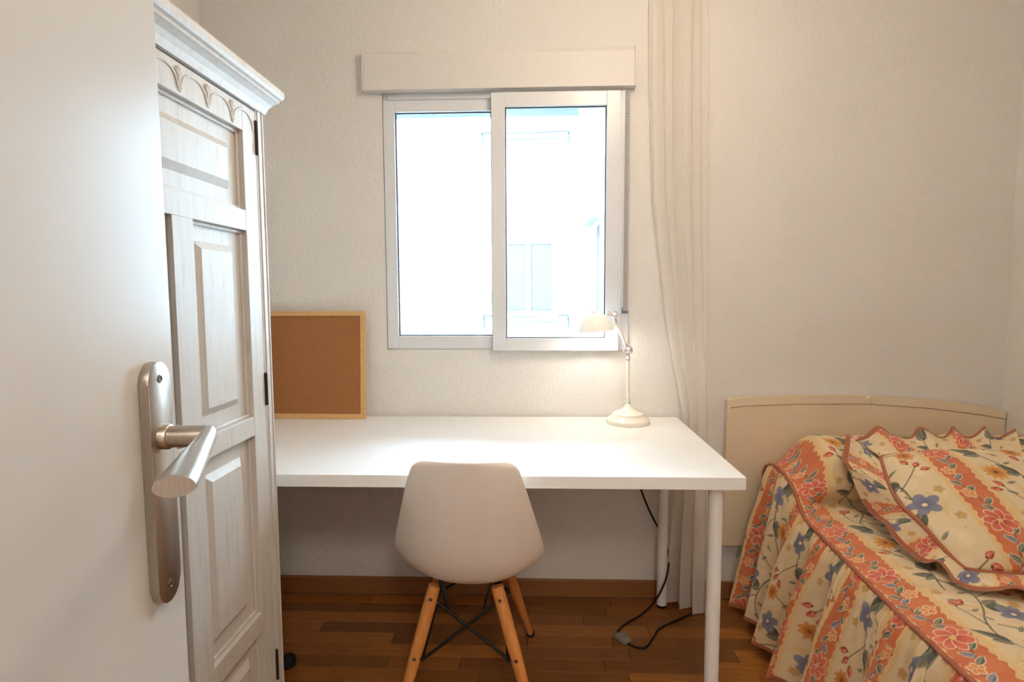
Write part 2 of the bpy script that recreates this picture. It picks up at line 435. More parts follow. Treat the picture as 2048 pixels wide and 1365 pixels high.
# ------------------------------------------------------------------ window
win = bpy.data.objects.new('window_1', None); COL.objects.link(win); win.location = (-.12, YW, WZ0); struct(win)
def wchild(b, name, mat, parent=None, **k):
    o = b.done(name, mat, parent or win, **k)
    off = Vector((-.12, YW, WZ0))
    o.data.transform(Matrix.Translation(-off)) ; return o
g = .002
fr = B()
fr.box((WX0+g, YW+.012, WZ0), (WX0+.020, YW+.07, WZ1), .0015).box((WX1-.036, YW-.010, WZ0), (WX1-g, YW+.07, WZ1), .0015)
fr.box((-.150, YW-.0075, 1.966), (.335, YW+.0745, WZ1-.002)).box((.3225, YW-.0072, WZ0+.001), (.335, YW+.0742, WZ1-.001)).box((-.105, YW-.0074, WZ0+.0012), (.335, YW+.0744, WZ0+.030))
fr.box((WX0+.02, YW+.004, WZ1-.034), (WX1-.036, YW+.07, WZ1), .0015).box((WX0+.02, YW+.004, WZ0), (WX1-.036, YW+.07, WZ0+.02), .0015)
wchild(fr, 'frame', M['alu'])
def sash(x0, x1, z0, z1, y0, y1, sl, sr, st, sb):
    b = B()
    b.box((x0, y0, z0), (x0+sl, y1, z1), .0015).box((x1-sr, y0, z0), (x1, y1, z1), .0015)
    b.box((x0+sl, y0, z0), (x1-sr, y1, z0+sb), .0015).box((x0+sl, y0, z1-st), (x1-sr, y1, z1), .0015)
    o = wchild(b, 'sash', M['alu'])
    gx0, gx1, gz0, gz1 = x0+sl, x1-sr, z0+sb, z1-st; ym = y0+.6*(y1-y0)
    k = B(); t = .004
    k.box((gx0, ym-.006, gz0), (gx0+t, ym+.006, gz1)).box((gx1-t, ym-.006, gz0), (gx1, ym+.006, gz1)).box((gx0+t, ym-.006, gz0), (gx1-t, ym+.006, gz0+t)).box((gx0+t, ym-.006, gz1-t), (gx1-t, ym+.006, gz1))
    wchild(k, 'gasket', M['gasket'], o).parent = o
    p = wchild(B().box((gx0+t, ym-.002, gz0+t), (gx1-t, ym+.002, gz1-t)), 'pane', M['glass'], o)
    return o
sash(-.578, -.112, 1.009, 1.963, YW-.001, YW+.034, .043, .05, .043, .050)
sash(-.160, .322, 1.004, 1.974, YW-.040, YW-.008, .052, .050, .052, .048)
wchild(B().box((-.163, YW-.008, 1.002), (-.140, YW+.004, 1.968)), 'meeting_strip', M['gasket'])
lb = B()
for k in range(2): lb.box((WX0+.02, YW+.10, 1.925+.045*k), (WX1-.036, YW+.112, 1.967+.045*k), .004)
wchild(lb, 'shutter_slats', M['slat'])
sill = wchild(B().box((WX0, YW+.07, WZ0-.02), (WX1, YW+.27, WZ0+.004), .003), 'outer_sill', M['alu'])

bx = thing('shutter_box', 'long white roller shutter box on the wall above the window', 'shutter box', (-.13, YW, 1.995))
def local(o, root): o.data.transform(Matrix.Translation(-Vector(root.location))); return o
b = B().prism([(YW-.001, 1.992), (YW-.036, 1.992), (YW-.036, 2.118), (YW-.026, 2.135), (YW-.001, 2.138)], 'x', -.640, .374, .002)
local(b.done('casing', M['shutterbox'], bx), bx)
b = B().box((-.640, YW-.040, 1.990), (.374, YW-.002, 1.996), .001)
local(b.done('bottom_lip', M['shutterbox'], bx), bx)
local(B().box((-.646, YW-.038, 1.991), (-.640, YW-.001, 2.136), .001).done('end_cap', M['shutterbox'], bx), bx)
local(B().box((.374, YW-.038, 1.991), (.380, YW-.001, 2.136), .001).done('end_cap', M['shutterbox'], bx), bx)

st = thing('shutter_strap', 'narrow grey ribbed strap hanging from the shutter box at the right window frame', 'strap', (.353, YW, 1.15))
b = B()
for k in range(84):
    z = 1.155+k*.00985; b.box((.344, YW-.016, z), (.360, YW-.012, z+.0088))
b.box((.345, YW-.0135, 1.155), (.359, YW-.0125, 1.984))
local(b.done('webbing', M['strap'], st), st)
local(B().box((.338, YW-.018, 1.146), (.362, YW-.011, 1.156), .001).box((.338, YW-.018, 1.156), (.342, YW-.011, 1.168), .001).done('strap_clip', M['blue'], st), st)

# ------------------------------------------------------------------ outside: the building across the light well
nb = thing('neighbouring_building', 'white building across the light well with one window and drying rails, seen through the glass', 'building', (0, 8.5, 0))
NX = .735
def outp(b, name, mat): return local(b.done(name, mat, nb), nb)
k = 8.5/7.0
ox0, ox1, oz0, oz1 = -.47, .30, .925, 1.99
b = B(); b.box((-7, 8.5, -5), (ox0, 8.8, 5.2)).box((ox1, 8.5, -5), (2, 8.8, 5.2)).box((ox0, 8.5, -5), (ox1, 8.8, oz0)).box((ox0, 8.5, oz1), (ox1, 8.8, 5.2))
outp(b, 'facade_wall', M['facade'])
b = B(); b.box((NX, 3.2, -5), (NX+.3, 6.6, 5.2)).box((NX, 7.4, -5), (NX+.3, 8.5, 5.2)).box((NX, 6.6, -5), (NX+.3, 7.4, 1.0)).box((NX, 6.6, 2.05), (NX+.3, 7.4, 5.2))
outp(b, 'side_wall', M['facade'])
def outwin(x0, x1, z0, z1, yo):
    f = B(); f.box((x0, yo, z0), (x0+.05, yo+.06, z1)).box((x1-.05, yo, z0), (x1, yo+.06, z1)).box((x0+.05, yo, z0), (x1-.05, yo+.06, z0+.05)).box((x0+.05, yo, z1-.05), (x1-.05, yo+.06, z1)).box(((x0+x1)/2-.04, yo, z0+.05), ((x0+x1)/2+.04, yo+.06, z1-.05))
    f = outp(f, 'window_frame', M['outframe'])
    for a, c in ((x0+.05, (x0+x1)/2-.04), ((x0+x1)/2+.04, x1-.05)):
        p = B().box((a, yo+.02, z0+.05), (c, yo+.035, z1-.05)).done('pane', M['outpane'], f); local(p, nb)
outwin(ox0, ox1, oz0, oz1, 8.53)
outp(B().box((ox0-.05, 8.42, oz0-.05), (ox1+.05, 8.52, oz0)), 'window_sill', M['facade'])
outp(B().box((NX+.05, 6.6, 1.0), (NX+.09, 7.4, 2.05)), 'side_window', M['outpane'])
outp(B().prism([(6.5, 2.06), (7.5, 2.06), (7.5, 2.12), (6.5, 2.12)], 'x', NX-.12, NX), 'window_awning', M['outframe'])
def drying_rail(z, y):
    b = B()
    b.sweep([(-.73, 8.45, z), (-.15, 8.42, z-.02), (.49, 8.45, z+.01)], .012, 8)
    for x in (-.73, .49): b.sweep([(x, 8.45, z), (x+.01, 8.36, z-.17)], .016, 8).sweep([(x, 8.5, z-.02), (x, 8.36, z-.02)], .012, 8)
    b.box((-.55, 8.44, z-.10), (.35, 8.46, z-.085))
    outp(b, 'drying_rail', M['outrail'])
drying_rail(.90, 8.5); drying_rail(3.50, 8.5)
b = B()
for x, w in ((-.40, .22), (-.12, .30)): b.box((x, 8.44, 3.55), (x+w, 8.455, 4.6))
outp(b, 'hanging_laundry', M['outframe'])
outp(B().box((-7, 2.7, -5.1), (4, 8.6, -5)), 'courtyard_floor', M['pale'])
outp(B().box((-4.3, 3.2, -5), (-4.0, 8.5, 5.2)), 'side_wall', M['facade'])

# ------------------------------------------------------------------ room door at the left, standing open
th = math.radians(6.0); du_ = Vector((-math.sin(th), math.cos(th), 0)); dn = Vector((math.cos(th), math.sin(th), 0))
P0 = Vector((-.3774, .5522, 0))
DM = Matrix(((du_.x, dn.x, 0, P0.x), (du_.y, dn.y, 0, P0.y), (0, 0, 1, 0), (0, 0, 0, 1)))      # local: x along leaf to its edge, y out of its face
door = bpy.data.objects.new('door_1', None); COL.objects.link(door); struct(door); door.matrix_world = DM
B().box((-.69, -.040, .008), (.047, 0, 2.04), .0025, 2).done('door_leaf', M['door'], door)
def stadium(w, z0, z1, seg=14):
    r = w/2; pts = []
    for k in range(seg+1): a = PI*k/seg; pts.append((r*math.cos(a), z1-r+r*math.sin(a)))
    for k in range(seg+1): a = PI+PI*k/seg; pts.append((r*math.cos(a), z0+r+r*math.sin(a)))
    return pts
hp = B().prism(stadium(.042, .9155, 1.1600), 'y', .0002, .0098, .0018).done('handle_plate', M['steel'], door, smooth=40)
for z in (1.143, .934):
    sc = B(); RX = Matrix.Translation((0, .0098, z)) @ Matrix.Rotation(-PI/2, 4, 'X')
    sc.lathe([(.0042, -.001), (.0042, .0006), (.0030, .0009), (.0022, .0002)], seg=16, mat=RX).done('screw', M['steeldark'], hp, smooth=40)
lv = B(); RN = Matrix.Translation((0, .0095, 1.085)) @ Matrix.Rotation(-PI/2, 4, 'X')
lv.lathe([(.0125, 0), (.0125, .007), (.0118, .008), (.0108, .0085), (.0108, .040), (.0100, .044), (.006, .046)], seg=28, mat=RN)
cA = DM.inverted() @ Vector((-.3235, .562, 1.0865)); cB = DM.inverted() @ Vector((-.2610, .402, 1.0862))
pts = [cA.lerp(cB, t) for t in (0, .06, .2, .4, .6, .8, .96, 1.0)]
lv.sweep(pts, [(.004, .0085), (.0070, .0102), (.0082, .0102), (.0100, .0100), (.0120, .0096), (.0138, .009), (.0148, .0086), (.0143, .0080)], 28)
lv.done('lever_handle', M['steel'], door, smooth=35)
latch = B().box((.0472, -.03, .93), (.049, -.01, 1.15), .0005).done('latch_plate', M['steeldark'], door)

# ------------------------------------------------------------------ wardrobe
wr = thing('wardrobe', 'whitewashed wooden wardrobe with panelled door, carved arches and moulded cornice by the left wall', 'wardrobe', (-.97, 1.10, 0))
XF = -.665
W0, W1, WT = .735, 1.440, 1.672
def wp(b, name, mat=None, parent=None, **kw): return local(b.done(name, mat or M['wash'], parent or wr, **kw), wr)
b = B(); b.box((XL+.02, W1-.022, .0), (XF-.022, W1-.004, WT), .002).box((XL+.02, W0+.004, 0), (XF-.022, W0+.022, WT), .002)
b.box((XL+.02, W0+.022, .06), (XL+.03, W1-.022, WT)).box((XL+.02, W0+.022, .06), (XF-.024, W1-.022, .08)).box((XL+.02, W0+.004, WT-.018), (XF-.022, W1-.004, WT))
wp(b, 'carcass')
for y0, y1 in ((1.4035, W1), (W0, .7715)):
    b = B(); b.box((XF-.022, y0, 0), (XF-.0005, y1, WT), .0015)
    b.box((XF-.001, y0+.008, .05), (XF+.0022, y1-.012, WT), .0015).box((XF-.001, y1-.007, .05), (XF+.003, y1-.001, WT), .0012)
    wp(b, 'face_stile')
wp(B().box((XF-.022, .7715, 0), (XF-.001, 1.4035, .075), .0015), 'plinth_rail')
# cornice: moulded profile swept round the front and the two ends
prof = [(.0, 1.664), (.006, 1.664), (.009, 1.670), (.012, 1.678), (.020, 1.688), (.030, 1.695), (.034, 1.697), (.034, 1.703), (.040, 1.706), (.044, 1.712), (.044, 1.724), (.036, 1.732), (.0, 1.732)]
bm = bmesh.new(); rings = []
for o_, z in prof:
    rings.append([bm.verts.new(p) for p in ((XL+.01, W0-o_*.75, z), (XF+o_, W0-o_*.75, z), (XF+o_, W1+o_*.75, z), (XL+.01, W1+o_*.75, z))])
for a, c in zip(rings, rings[1:]):
    for q in range(3): bm.faces.new((a[q], a[q+1], c[q+1], c[q]))
bm.faces.new(rings[-1]); bm.faces.new(rings[0][::-1])
bm.faces.new([r[0] for r in rings][::-1]); bm.faces.new([r[3] for r in rings])
b = B(); b.bm.free(); b.bm = bm; wp(b, 'cornice')
# door
D0, D1, DB, DT = .7745, 1.4005, .085, 1.660
dX0, dX1 = XF-.026, XF
cols = ((.842, 1.060), (1.127, 1.340)); rows = ((.085+.055, .402), (.450, .890), (.935, 1.373)); top = (.842, 1.335, 1.420, 1.600)
b = B()
b.box((dX0, D0, DB), (dX1, .842, DT), .0012).box((dX0, 1.340, DB), (dX1, D1, DT), .0012)
zr = [DB, .140, .402, .450, .890, .935, 1.373, 1.420, 1.600, DT]
for a, c in zip(zr[::2], zr[1::2]): b.box((dX0, .8418, a), (dX1-.0002, 1.3402, c), .0012)
for z0, z1 in rows: b.box((dX0, 1.060, z0-.0002), (dX1-.0003, 1.127, z1+.0002), .0006, 1)
dr = wp(b, 'door')
def panel(y0, y1, z0, z1, m=.034, deep=.017):
    """sunken panel with a bead round it and a raised bevelled field"""
    b = B(); xb = XF-deep
    b.box((xb-.006, y0-.004, z0-.004), (xb, y1+.004, z1+.004))
    n = 8
    for (a0, a1, c0, c1) in ((y0, y1, z0, z0+n*.001), (y0, y1, z1-n*.001, z1), (y0, y0+n*.001, z0+.008, z1-.008), (y1-n*.001, y1, z0+.008, z1-.008)):
        b.box((xb-.001, a0, c0), (xb+.006, a1, c1), .002)
    iy0, iy1, iz0, iz1 = y0+m*.55, y1-m*1.3, z0+m*1.15, z1-m*1.15; e = .016
    lo = [(xb, iy0, iz0), (xb, iy1, iz0), (xb, iy1, iz1), (xb, iy0, iz1)]
    hi = [(xb+.011, iy0+e, iz0+e), (xb+.011, iy1-e, iz0+e), (xb+.011, iy1-e, iz1-e), (xb+.011, iy0+e, iz1-e)]
    A = [b.bm.verts.new(v) for v in lo]; H = [b.bm.verts.new(v) for v in hi]
    b.bm.faces.new(H); b.bm.faces.new(A[::-1])
    for q in range(4): b.bm.faces.new((A[q], A[(q+1) % 4], H[(q+1) % 4], H[q]))
    return wp(b, 'panel', parent=dr)
for y0, y1 in cols:
    for z0, z1 in rows: panel(y0, y1, z0, z1)
panel(top[0], 1.340, top[2], top[3])
pitch_ = .097
for j in range(6):
    yc = 1.345-pitch_*j; 
    if yc-.045 < D0+.02: break
    arc = [(XF+.0006, yc+.044*math.cos(a), 1.607+.040*math.sin(a)**.8) for a in np.linspace(.08, PI-.08, 15)]
    b = B(); b.sweep(arc, (.0028, .0020), 6, up=(1, 0, 0)); wp(b, 'carved_arch', parent=dr, smooth=50)
    yj = yc-pitch_/2; b = B()
    b.sweep([(XF+.0004, yj, 1.606), (XF+.001, yj, 1.640)], [(.0045, .0022), (.0020, .0020)], 6, up=(1, 0, 0))
    for a in (-.9, -.45, 0, .45, .9):
        b.sweep([(XF+.0005, yj, 1.634), (XF+.0012, yj+.010*math.sin(a), 1.634+.012*math.cos(a)), (XF+.0005, yj+.017*math.sin(a), 1.634+.019*math.cos(a))], [(.001, .001), (.0026, .002), (.0012, .001)], 6, up=(1, 0, 0))
    wp(b, 'carved_flower', parent=dr, smooth=50)
for z0, z1 in ((1.558, 1.634), (.952, 1.028), (.235, .311)):
    b = B(); b.sweep([(XF+.002, 1.402, z0), (XF+.002, 1.402, z1)], .0042, 10)
    b.lathe([(.002, 0), (.0045, .002), (.002, .005)], (XF+.002, 1.402, z1), 10)
    wp(b, 'hinge', M['iron'], dr, smooth=40)

# ------------------------------------------------------------------ desk
TX0, TX1, TY0, TY1, TZ = -1.244, .556, 1.513, 2.263, .74
dk = thing('desk', 'long white desk with a plain top and round white tube legs under the window', 'desk', ((TX0+TX1)/2, (TY0+TY1)/2, 0))
local(B().box((TX0, TY0, TZ-.034), (TX1, TY1, TZ), .0012, 2).done('tabletop', M['white'], dk), dk)
for x in (TX0+.06, TX1-.06):
    for y in (TY0+.06, TY1-.06):
        lg = B().lathe([(.0195, .012), (.0195, TZ-.046), (.048, TZ-.042), (.048, TZ-.034)], (x, y, 0), 28).done('leg', M['white'], dk, smooth=40); local(lg, dk)
        local(B().lathe([(.016, 0), (.0185, .002), (.0185, .0118)], (x, y, 0), 24).done('foot_cap', M['rubber'], lg, smooth=40), dk)

# ------------------------------------------------------------------ chair
ch = thing('chair', 'white plastic shell chair with wooden dowel legs and black braces, pulled up to the desk', 'chair', (-.19, 1.72, 0))
NR = 90
cp = spline([(1.432, .800), (1.441, .730), (1.455, .655), (1.476, .570), (1.504, .488), (1.552, .424), (1.630, .396), (1.73, .402), (1.82, .417), (1.875, .419), (1.905, .402)], NR)
tt = np.linspace(0, 1, NR); key = np.linspace(0, 1, 11)
hw = np.interp(tt, key, [.134, .158, .178, .196, .211, .217, .217, .219, .217, .212, .196])
arcd = tt*.795; rc = .030
hw = hw-np.where(arcd < rc, rc*(1-np.sqrt(np.clip(1-(1-arcd/rc)**2, 0, 1))), 0)-np.where(.795-arcd < .05, .05*(1-np.sqrt(np.clip(1-(1-(.795-arcd)/.05)**2, 0, 1))), 0)*.8
fw = np.interp(tt, key, [.030, .044, .062, .082, .090, .072, .035, .010, 0, 0, -.01])
up = np.interp(tt, key, [-.004, .0, .004, .014, .032, .062, .078, .070, .052, .034, .012])
ss = np.linspace(-1, 1, 37)
P = np.zeros((NR, 37, 3))
for i in range(NR):
    c = np.abs(ss)**2.4
    P[i] = np.stack([hw[i]*ss, cp[i, 0]+fw[i]*c, cp[i, 1]+up[i]*c], 1)
axis_tilt = -.05          # the chair is turned a little
def chair_place(x, y, z):          # chair-local x about its axis -> world
    dy = y-1.52; ax = -.1835+axis_tilt*dy; return (ax+x, y-axis_tilt*x*-1*.6, z)
Q = np.array([[chair_place(*P[i, j]) for j in range(37)] for i in range(NR)])
sh = grid_mesh('seat_shell', Q, M['shell'], ch); local(sh, ch)
sm = sh.modifiers.new('thick', 'SOLIDIFY'); sm.thickness = .006; sm.offset = 0
sb_ = sh.modifiers.new('smooth', 'SUBSURF'); sb_.levels = 1; sb_.render_levels = 1
LT = {'rl': ((-.275, 1.580, .428), (-.392, 1.500, 0)), 'rr': ((-.113, 1.580, .428), (.012, 1.500, 0)),
      'fr': ((-.118, 1.830, .415), (-.013, 2.000, 0)), 'fl': ((-.290, 1.830, .415), (-.392, 2.000, 0))}
def lpt(k, z):
    a, c = Vector(LT[k][0]), Vector(LT[k][1]); t = (a.z-z)/(a.z-c.z); return a.lerp(c, t)
for k in LT:
    top_, bot = lpt(k, .402), lpt(k, .011)
    lg = B(); n = 10
    lg.sweep([top_.lerp(bot, q/n) for q in range(n+1)], [.0178+.0030*math.sin(PI*min(1, q/n*1.25))-.0065*(q/n) for q in range(n+1)], 20)
    lg = lg.done('leg', M['beech'], ch, smooth=40); local(lg, ch)
    ft = B().sweep([lpt(k, .0115), lpt(k, .0005)], [.0150, .0155], 16).done('foot_cap', M['rubber'], lg, smooth=40); local(ft, ch)
    sgn = -1 if k[0] == 'r' else 1
    for z in (.372, .215):
        p = lpt(k, z); yr = Matrix.Translation(p+Vector((0, sgn*.0165, 0))) @ Matrix.Rotation(PI/2*(-sgn), 4, 'X')
        bo = B().lathe([(.0052, -.004), (.0052, .003), (.0042, .0040), (.0025, .0030)], seg=14, mat=yr).done('bolt', M['steeldark'], lg, smooth=40); local(bo, ch)
    inn = Vector((.022 if k[1] == 'l' else -.022, 0, 0)); p = lpt(k, .40)
    br = B(); br.box((-.003, -.016, -.060), (.003, .016, .026), .001, mat=Matrix.Translation(p+inn) @ Matrix.Rotation(-.26 if k[1] == 'l' else .26, 4, 'Y'))
    br = br.done('bracket', M['black'], ch); local(br, ch)
def rod(a, c, name='brace_rod'):
    local(B().sweep([a, c], .0046, 10).done(name, M['black'], ch, smooth=40), ch)
def inner(k, z): return lpt(k, z)+Vector((.021 if k[1] == 'l' else -.021, 0, 0))
for a, c in (('rl', 'rr'), ('rr', 'rl'), ('fl', 'fr'), ('fr', 'fl')):
    off = Vector((0, .004 if a[1] == 'l' else -.004, 0)); rod(inner(a, .355)+off, inner(c, .205)+off)
for a, c in (('rl', 'fl'), ('fl', 'rl'), ('rr', 'fr'), ('fr', 'rr')): rod(inner(a, .355), inner(c, .215))
for k in LT:
    p = inner(k, .207); q = Vector((.014 if k[1] == 'l' else -.014, 0, -.006))
    local(B().sweep([p+q*.4, p-q*1.1], [.0058, .0092], 10).done('brace_end', M['black'], ch, smooth=40), ch)
b = B()
for y in (1.660, 1.800): b.sweep([(-.255, y, .388), (-.135, y, .388)], .0055, 10)
for x in (-.255, -.135): b.sweep([(x, 1.660, .388), (x, 1.800, .388)], .0055, 10)
local(b.done('seat_frame', M['black'], ch, smooth=40), ch)

# ------------------------------------------------------------------ cork board leaning on the wall
cb = thing('cork_board', 'cork pin board in a pale wood frame leaning on the wall on the desk', 'pin board', (-.9, 2.215, TZ))
bl = math.atan2(.026, .419); CW, CHh, CT = .58, .420, .012
CM = Matrix.Translation((-.655-CW, 2.215, TZ+.0008)) @ Matrix.Rotation(-.020, 4, 'Z') @ Matrix.Rotation(-bl, 4, 'X')
inv = Matrix.Translation(-Vector(cb.location)) @ CM
def cpart(b, name, mat):
    o = b.done(name, mat, cb); o.data.transform(inv); return o
f_ = .019
CM2 = Matrix.Identity(4)
for lo, hi in (((0, 0, 0), (CW, CT, f_)), ((0, 0, CHh-f_), (CW, CT, CHh)), ((0, 0, f_), (f_, CT, CHh-f_)), ((CW-f_, 0, f_), (CW, CT, CHh-f_))):
    cpart(B().box(lo, hi, .0012), 'frame_rail', M['pine'])
cpart(B().box((f_-.002, .004, f_-.002), (CW-f_+.002, .010, CHh-f_+.002)), 'cork_sheet', M['cork'])

# ------------------------------------------------------------------ desk lamp
LX, LY = .3505, 2.160
dl = thing('desk_lamp', 'cream metal desk lamp with lit dome shade and silver joints on the desk', 'lamp', (LX, LY, TZ))
def lp(b, name, mat, parent=None, smooth=40): return local(b.done(name, mat, parent or dl, smooth=smooth), dl)
lp(B().lathe([(.078, TZ), (.0805, TZ+.003), (.0805, TZ+.014), (.074, TZ+.020), (.063, TZ+.027), (.0585, TZ+.033), (.0580, TZ+.037), (.052, TZ+.041), (.036, TZ+.047), (.022, TZ+.054), (.013, TZ+.064), (.0095, TZ+.072)], (LX, LY, 0), 48), 'base', M['cream'])
lp(B().lathe([(.0085, TZ+.0722), (.0085, TZ+.076), (.0065, TZ+.078), (.0095, TZ+.081), (.0065, TZ+.084), (.0085, TZ+.087), (.0085, TZ+.0905)], (LX, LY, 0), 24), 'collar', M['silver'])
lp(B().sweep([(LX, LY, TZ+.091), (LX-.003, LY, TZ+.236)], .0066, 20), 'stem', M['cream'])
lp(B().lathe([(.0085, TZ+.2365), (.0085, TZ+.242), (.006, TZ+.245), (.009, TZ+.25), (.006, TZ+.255)], (LX-.003, LY, 0), 24), 'collar', M['silver'])
jp = Vector((LX-.004, LY, TZ+.274)); tp = Vector((.297, LY-.01, 1.128))
b = B(); b.lathe([(.006, -.014), (.013, -.012), (.015, -.006), (.015, .006), (.013, .012), (.006, .014)], mat=Matrix.Translation(jp+Vector((.004, 0, 0))) @ Matrix.Rotation(PI/2, 4, 'Y'), seg=24)
b.sweep([jp+Vector((0, 0, -.022)), jp], .0075, 14).sweep([jp, jp+(tp-jp)*.20], .0075, 14).lathe([(.002, .012), (.009, .013), (.009, .018), (.002, .019)], mat=Matrix.Translation(jp) @ Matrix.Rotation(-PI/2, 4, 'Y'), seg=8)
lp(b, 'joint', M['silver'])
lp(B().sweep([jp+(tp-jp)*.2, tp-(tp-jp)*.10], .0052, 16), 'arm', M['cream'])
b = B(); b.sweep([tp-(tp-jp)*.11, tp+Vector((-.002, 0, .010))], .0062, 14).lathe([(.005, -.011), (.013, -.009), (.0145, 0), (.013, .009), (.005, .011)], mat=Matrix.Translation(tp+Vector((0, 0, .016))) @ Matrix.Rotation(PI/2, 4, 'Y'), seg=24)
b.sweep([tp+Vector((0, 0, .016)), tp+Vector((-.032, 0, .022))], .0085, 16)
lp(b, 'shade_joint', M['silver'])
SC = Vector((.225, LY-.01, 1.092)); tilt = Matrix.Translation(SC) @ Matrix.Rotation(math.radians(-5), 4, 'Y')
Rr, Hh = .0665, .062
prf = [(Rr+.001, -.006), (Rr, 0)]+[(Rr*math.cos(a), Hh*math.sin(a)) for a in np.linspace(.08, 1.32, 14)]+[(.012, Hh+.001), (.010, Hh+.006), (.004, Hh+.007)]
prin = [(Rr-.0012, -.006)]+[((Rr-.0018)*math.cos(a), (Hh-.002)*math.sin(a)) for a in np.linspace(0, 1.45, 14)]
shd = lp(B().lathe(prf, mat=tilt, seg=48, cap=False), 'shade', M['shade'])
lp(B().lathe([(.010, .050), (.0105, .038), (.014, .030)], mat=tilt, seg=20), 'bulb_holder', M['silver'], shd)
lp(B().lathe([(.010, .032), (.018, .024), (.0235, .012), (.0245, .004), (.021, -.008), (.011, -.016), (.003, -.018)], mat=tilt, seg=24), 'bulb', M['bulb'], shd)

# ------------------------------------------------------------------ power cord
cd_ = thing('power_cord', 'thin black power cord with a grey inline plug looping over the floor under the desk', 'cord', (.32, 1.98, 0))
z = .0042
path = [(.375, 2.262, .700), (.385, 2.255, .60), (.398, 2.252, .52), (.415, 2.25, .463), (.456, 2.25, .362), (.500, 2.25, .275), (.530, 2.245, .192), (.506, 2.163, .148), (.478, 2.145, .090), (.455, 2.170, .030), (.440, 2.180, z), (.400, 2.131, z), (.334, 2.069, z), (.300, 2.022, z), (.297, 1.996, z)]
p1 = spline(path, 110)
p2 = spline([(.326, 1.950, z), (.352, 1.930, z), (.385, 1.932, z), (.424, 1.993, z), (.457, 2.047, z), (.523, 2.097, z), (.591, 2.143, z), (.63, 2.17, z)], 60)
def cord(p): return B().sweep([tuple(q) for q in p], .0036, 8)
local(cord(p1).done('cable', M['rubber'], cd_, smooth=60), cd_)
local(cord(p2).done('cable', M['rubber'], cd_, smooth=60), cd_)
b = B(); KM = Matrix.Translation((.310, 1.978, .0005)) @ Matrix.Rotation(-1.0, 4, 'Z')
b.box((-.028, -.018, 0), (.028, .018, .014), .003, mat=KM)
for k in range(4): b.box((-.019+.011*k, -.0186, .012), (-.014+.011*k, .0186, .0165), .0008, mat=KM)
local(b.done('inline_plug', M['grey'], cd_), cd_)

# ------------------------------------------------------------------ little black stop on the floor
stp = B().lathe([(.014, 0), (.0215, .003), (.0235, .012), (.0225, .024), (.018, .034), (.010, .039), (.002, .040)], (0, 0, 0), 24).done('rubber_stop', M['rubber'], smooth=40)
stp.location = (-.812, 1.80, 0); stp.scale = (1.0, 1.15, 1.0)
finish(stp, 'small round black rubber stop on the floor just past the wardrobe', 'door stop')

# ------------------------------------------------------------------ curtain
ct = thing('curtain', 'white sheer curtain hanging in soft folds on the wall right of the window', 'curtain', (.56, 2.2, 2.40))
zs = np.r_[np.linspace(2.42, .80, 90), np.linspace(.79, .014, 62)]; us = np.linspace(0, 1, 141)
zk = [0, .2, .5, .70, .76, .9, 1.15, 1.6, 2.0, 2.3, 2.46]
xl = np.interp(zs, zk, [.520, .525, .545, .572, .574, .545, .497, .442, .425, .417, .415])
yl = np.interp(zs, zk, [2.235, 2.235, 2.24, 2.245, 2.245, 2.245, 2.245, 2.245, 2.24, 2.23, 2.23])
xr = np.interp(zs, zk, [.642, .640, .640, .640, .640, .636, .632, .626, .622, .618, .616])
yr = np.interp(zs, zk, [2.115, 2.12, 2.13, 2.14, 2.145, 2.15, 2.165, 2.18, 2.19, 2.20, 2.20])
am = np.interp(zs, zk, [.024, .023, .018, .013, .013, .014, .015, .015, .014, .014, .014])
Pc = np.zeros((len(zs), len(us), 3))
for i in range(len(zs)):
    q = us**1.0; dxy = np.array([xr[i]-xl[i], yr[i]-yl[i]]); Ln = np.linalg.norm(dxy); nx, ny = -dxy[1]/Ln, dxy[0]/Ln
    ph = 2*PI*(2.9*us**1.2)+.5*math.sin(zs[i]*1.3)+.9
    wv = am[i]*(np.sin(ph)+.16*np.sin(2.3*ph+1.2))*np.clip(us*7, .25, 1)
    sx = .012*np.sin(2*ph)*am[i]/.02
    lo_ = 2.271
    Pc[i, :, 0] = xl[i]+dxy[0]*q+nx*-wv+sx*dxy[0]/Ln*.6
    Pc[i, :, 1] = np.minimum(yl[i]+dxy[1]*q-abs(ny)*wv*.9+.0, lo_ if zs[i] > .085 else 2.258)
    Pc[i, :, 2] = zs[i]
    if .69 < zs[i] < .79: Pc[i, :, 0] = np.maximum(Pc[i, :, 0], TX1+.004)
local(grid_mesh('curtain_cloth', Pc, M['sheer'], ct), ct)
hem = Pc[-4:, :, :].copy(); hem[:, :, 1] -= .0012
local(grid_mesh('hem', hem, M['sheer'], ct), ct)
local(B().box((.36, 2.18, 2.425), (.72, 2.25, 2.455), .004).done('curtain_rail', M['white'], ct), ct)

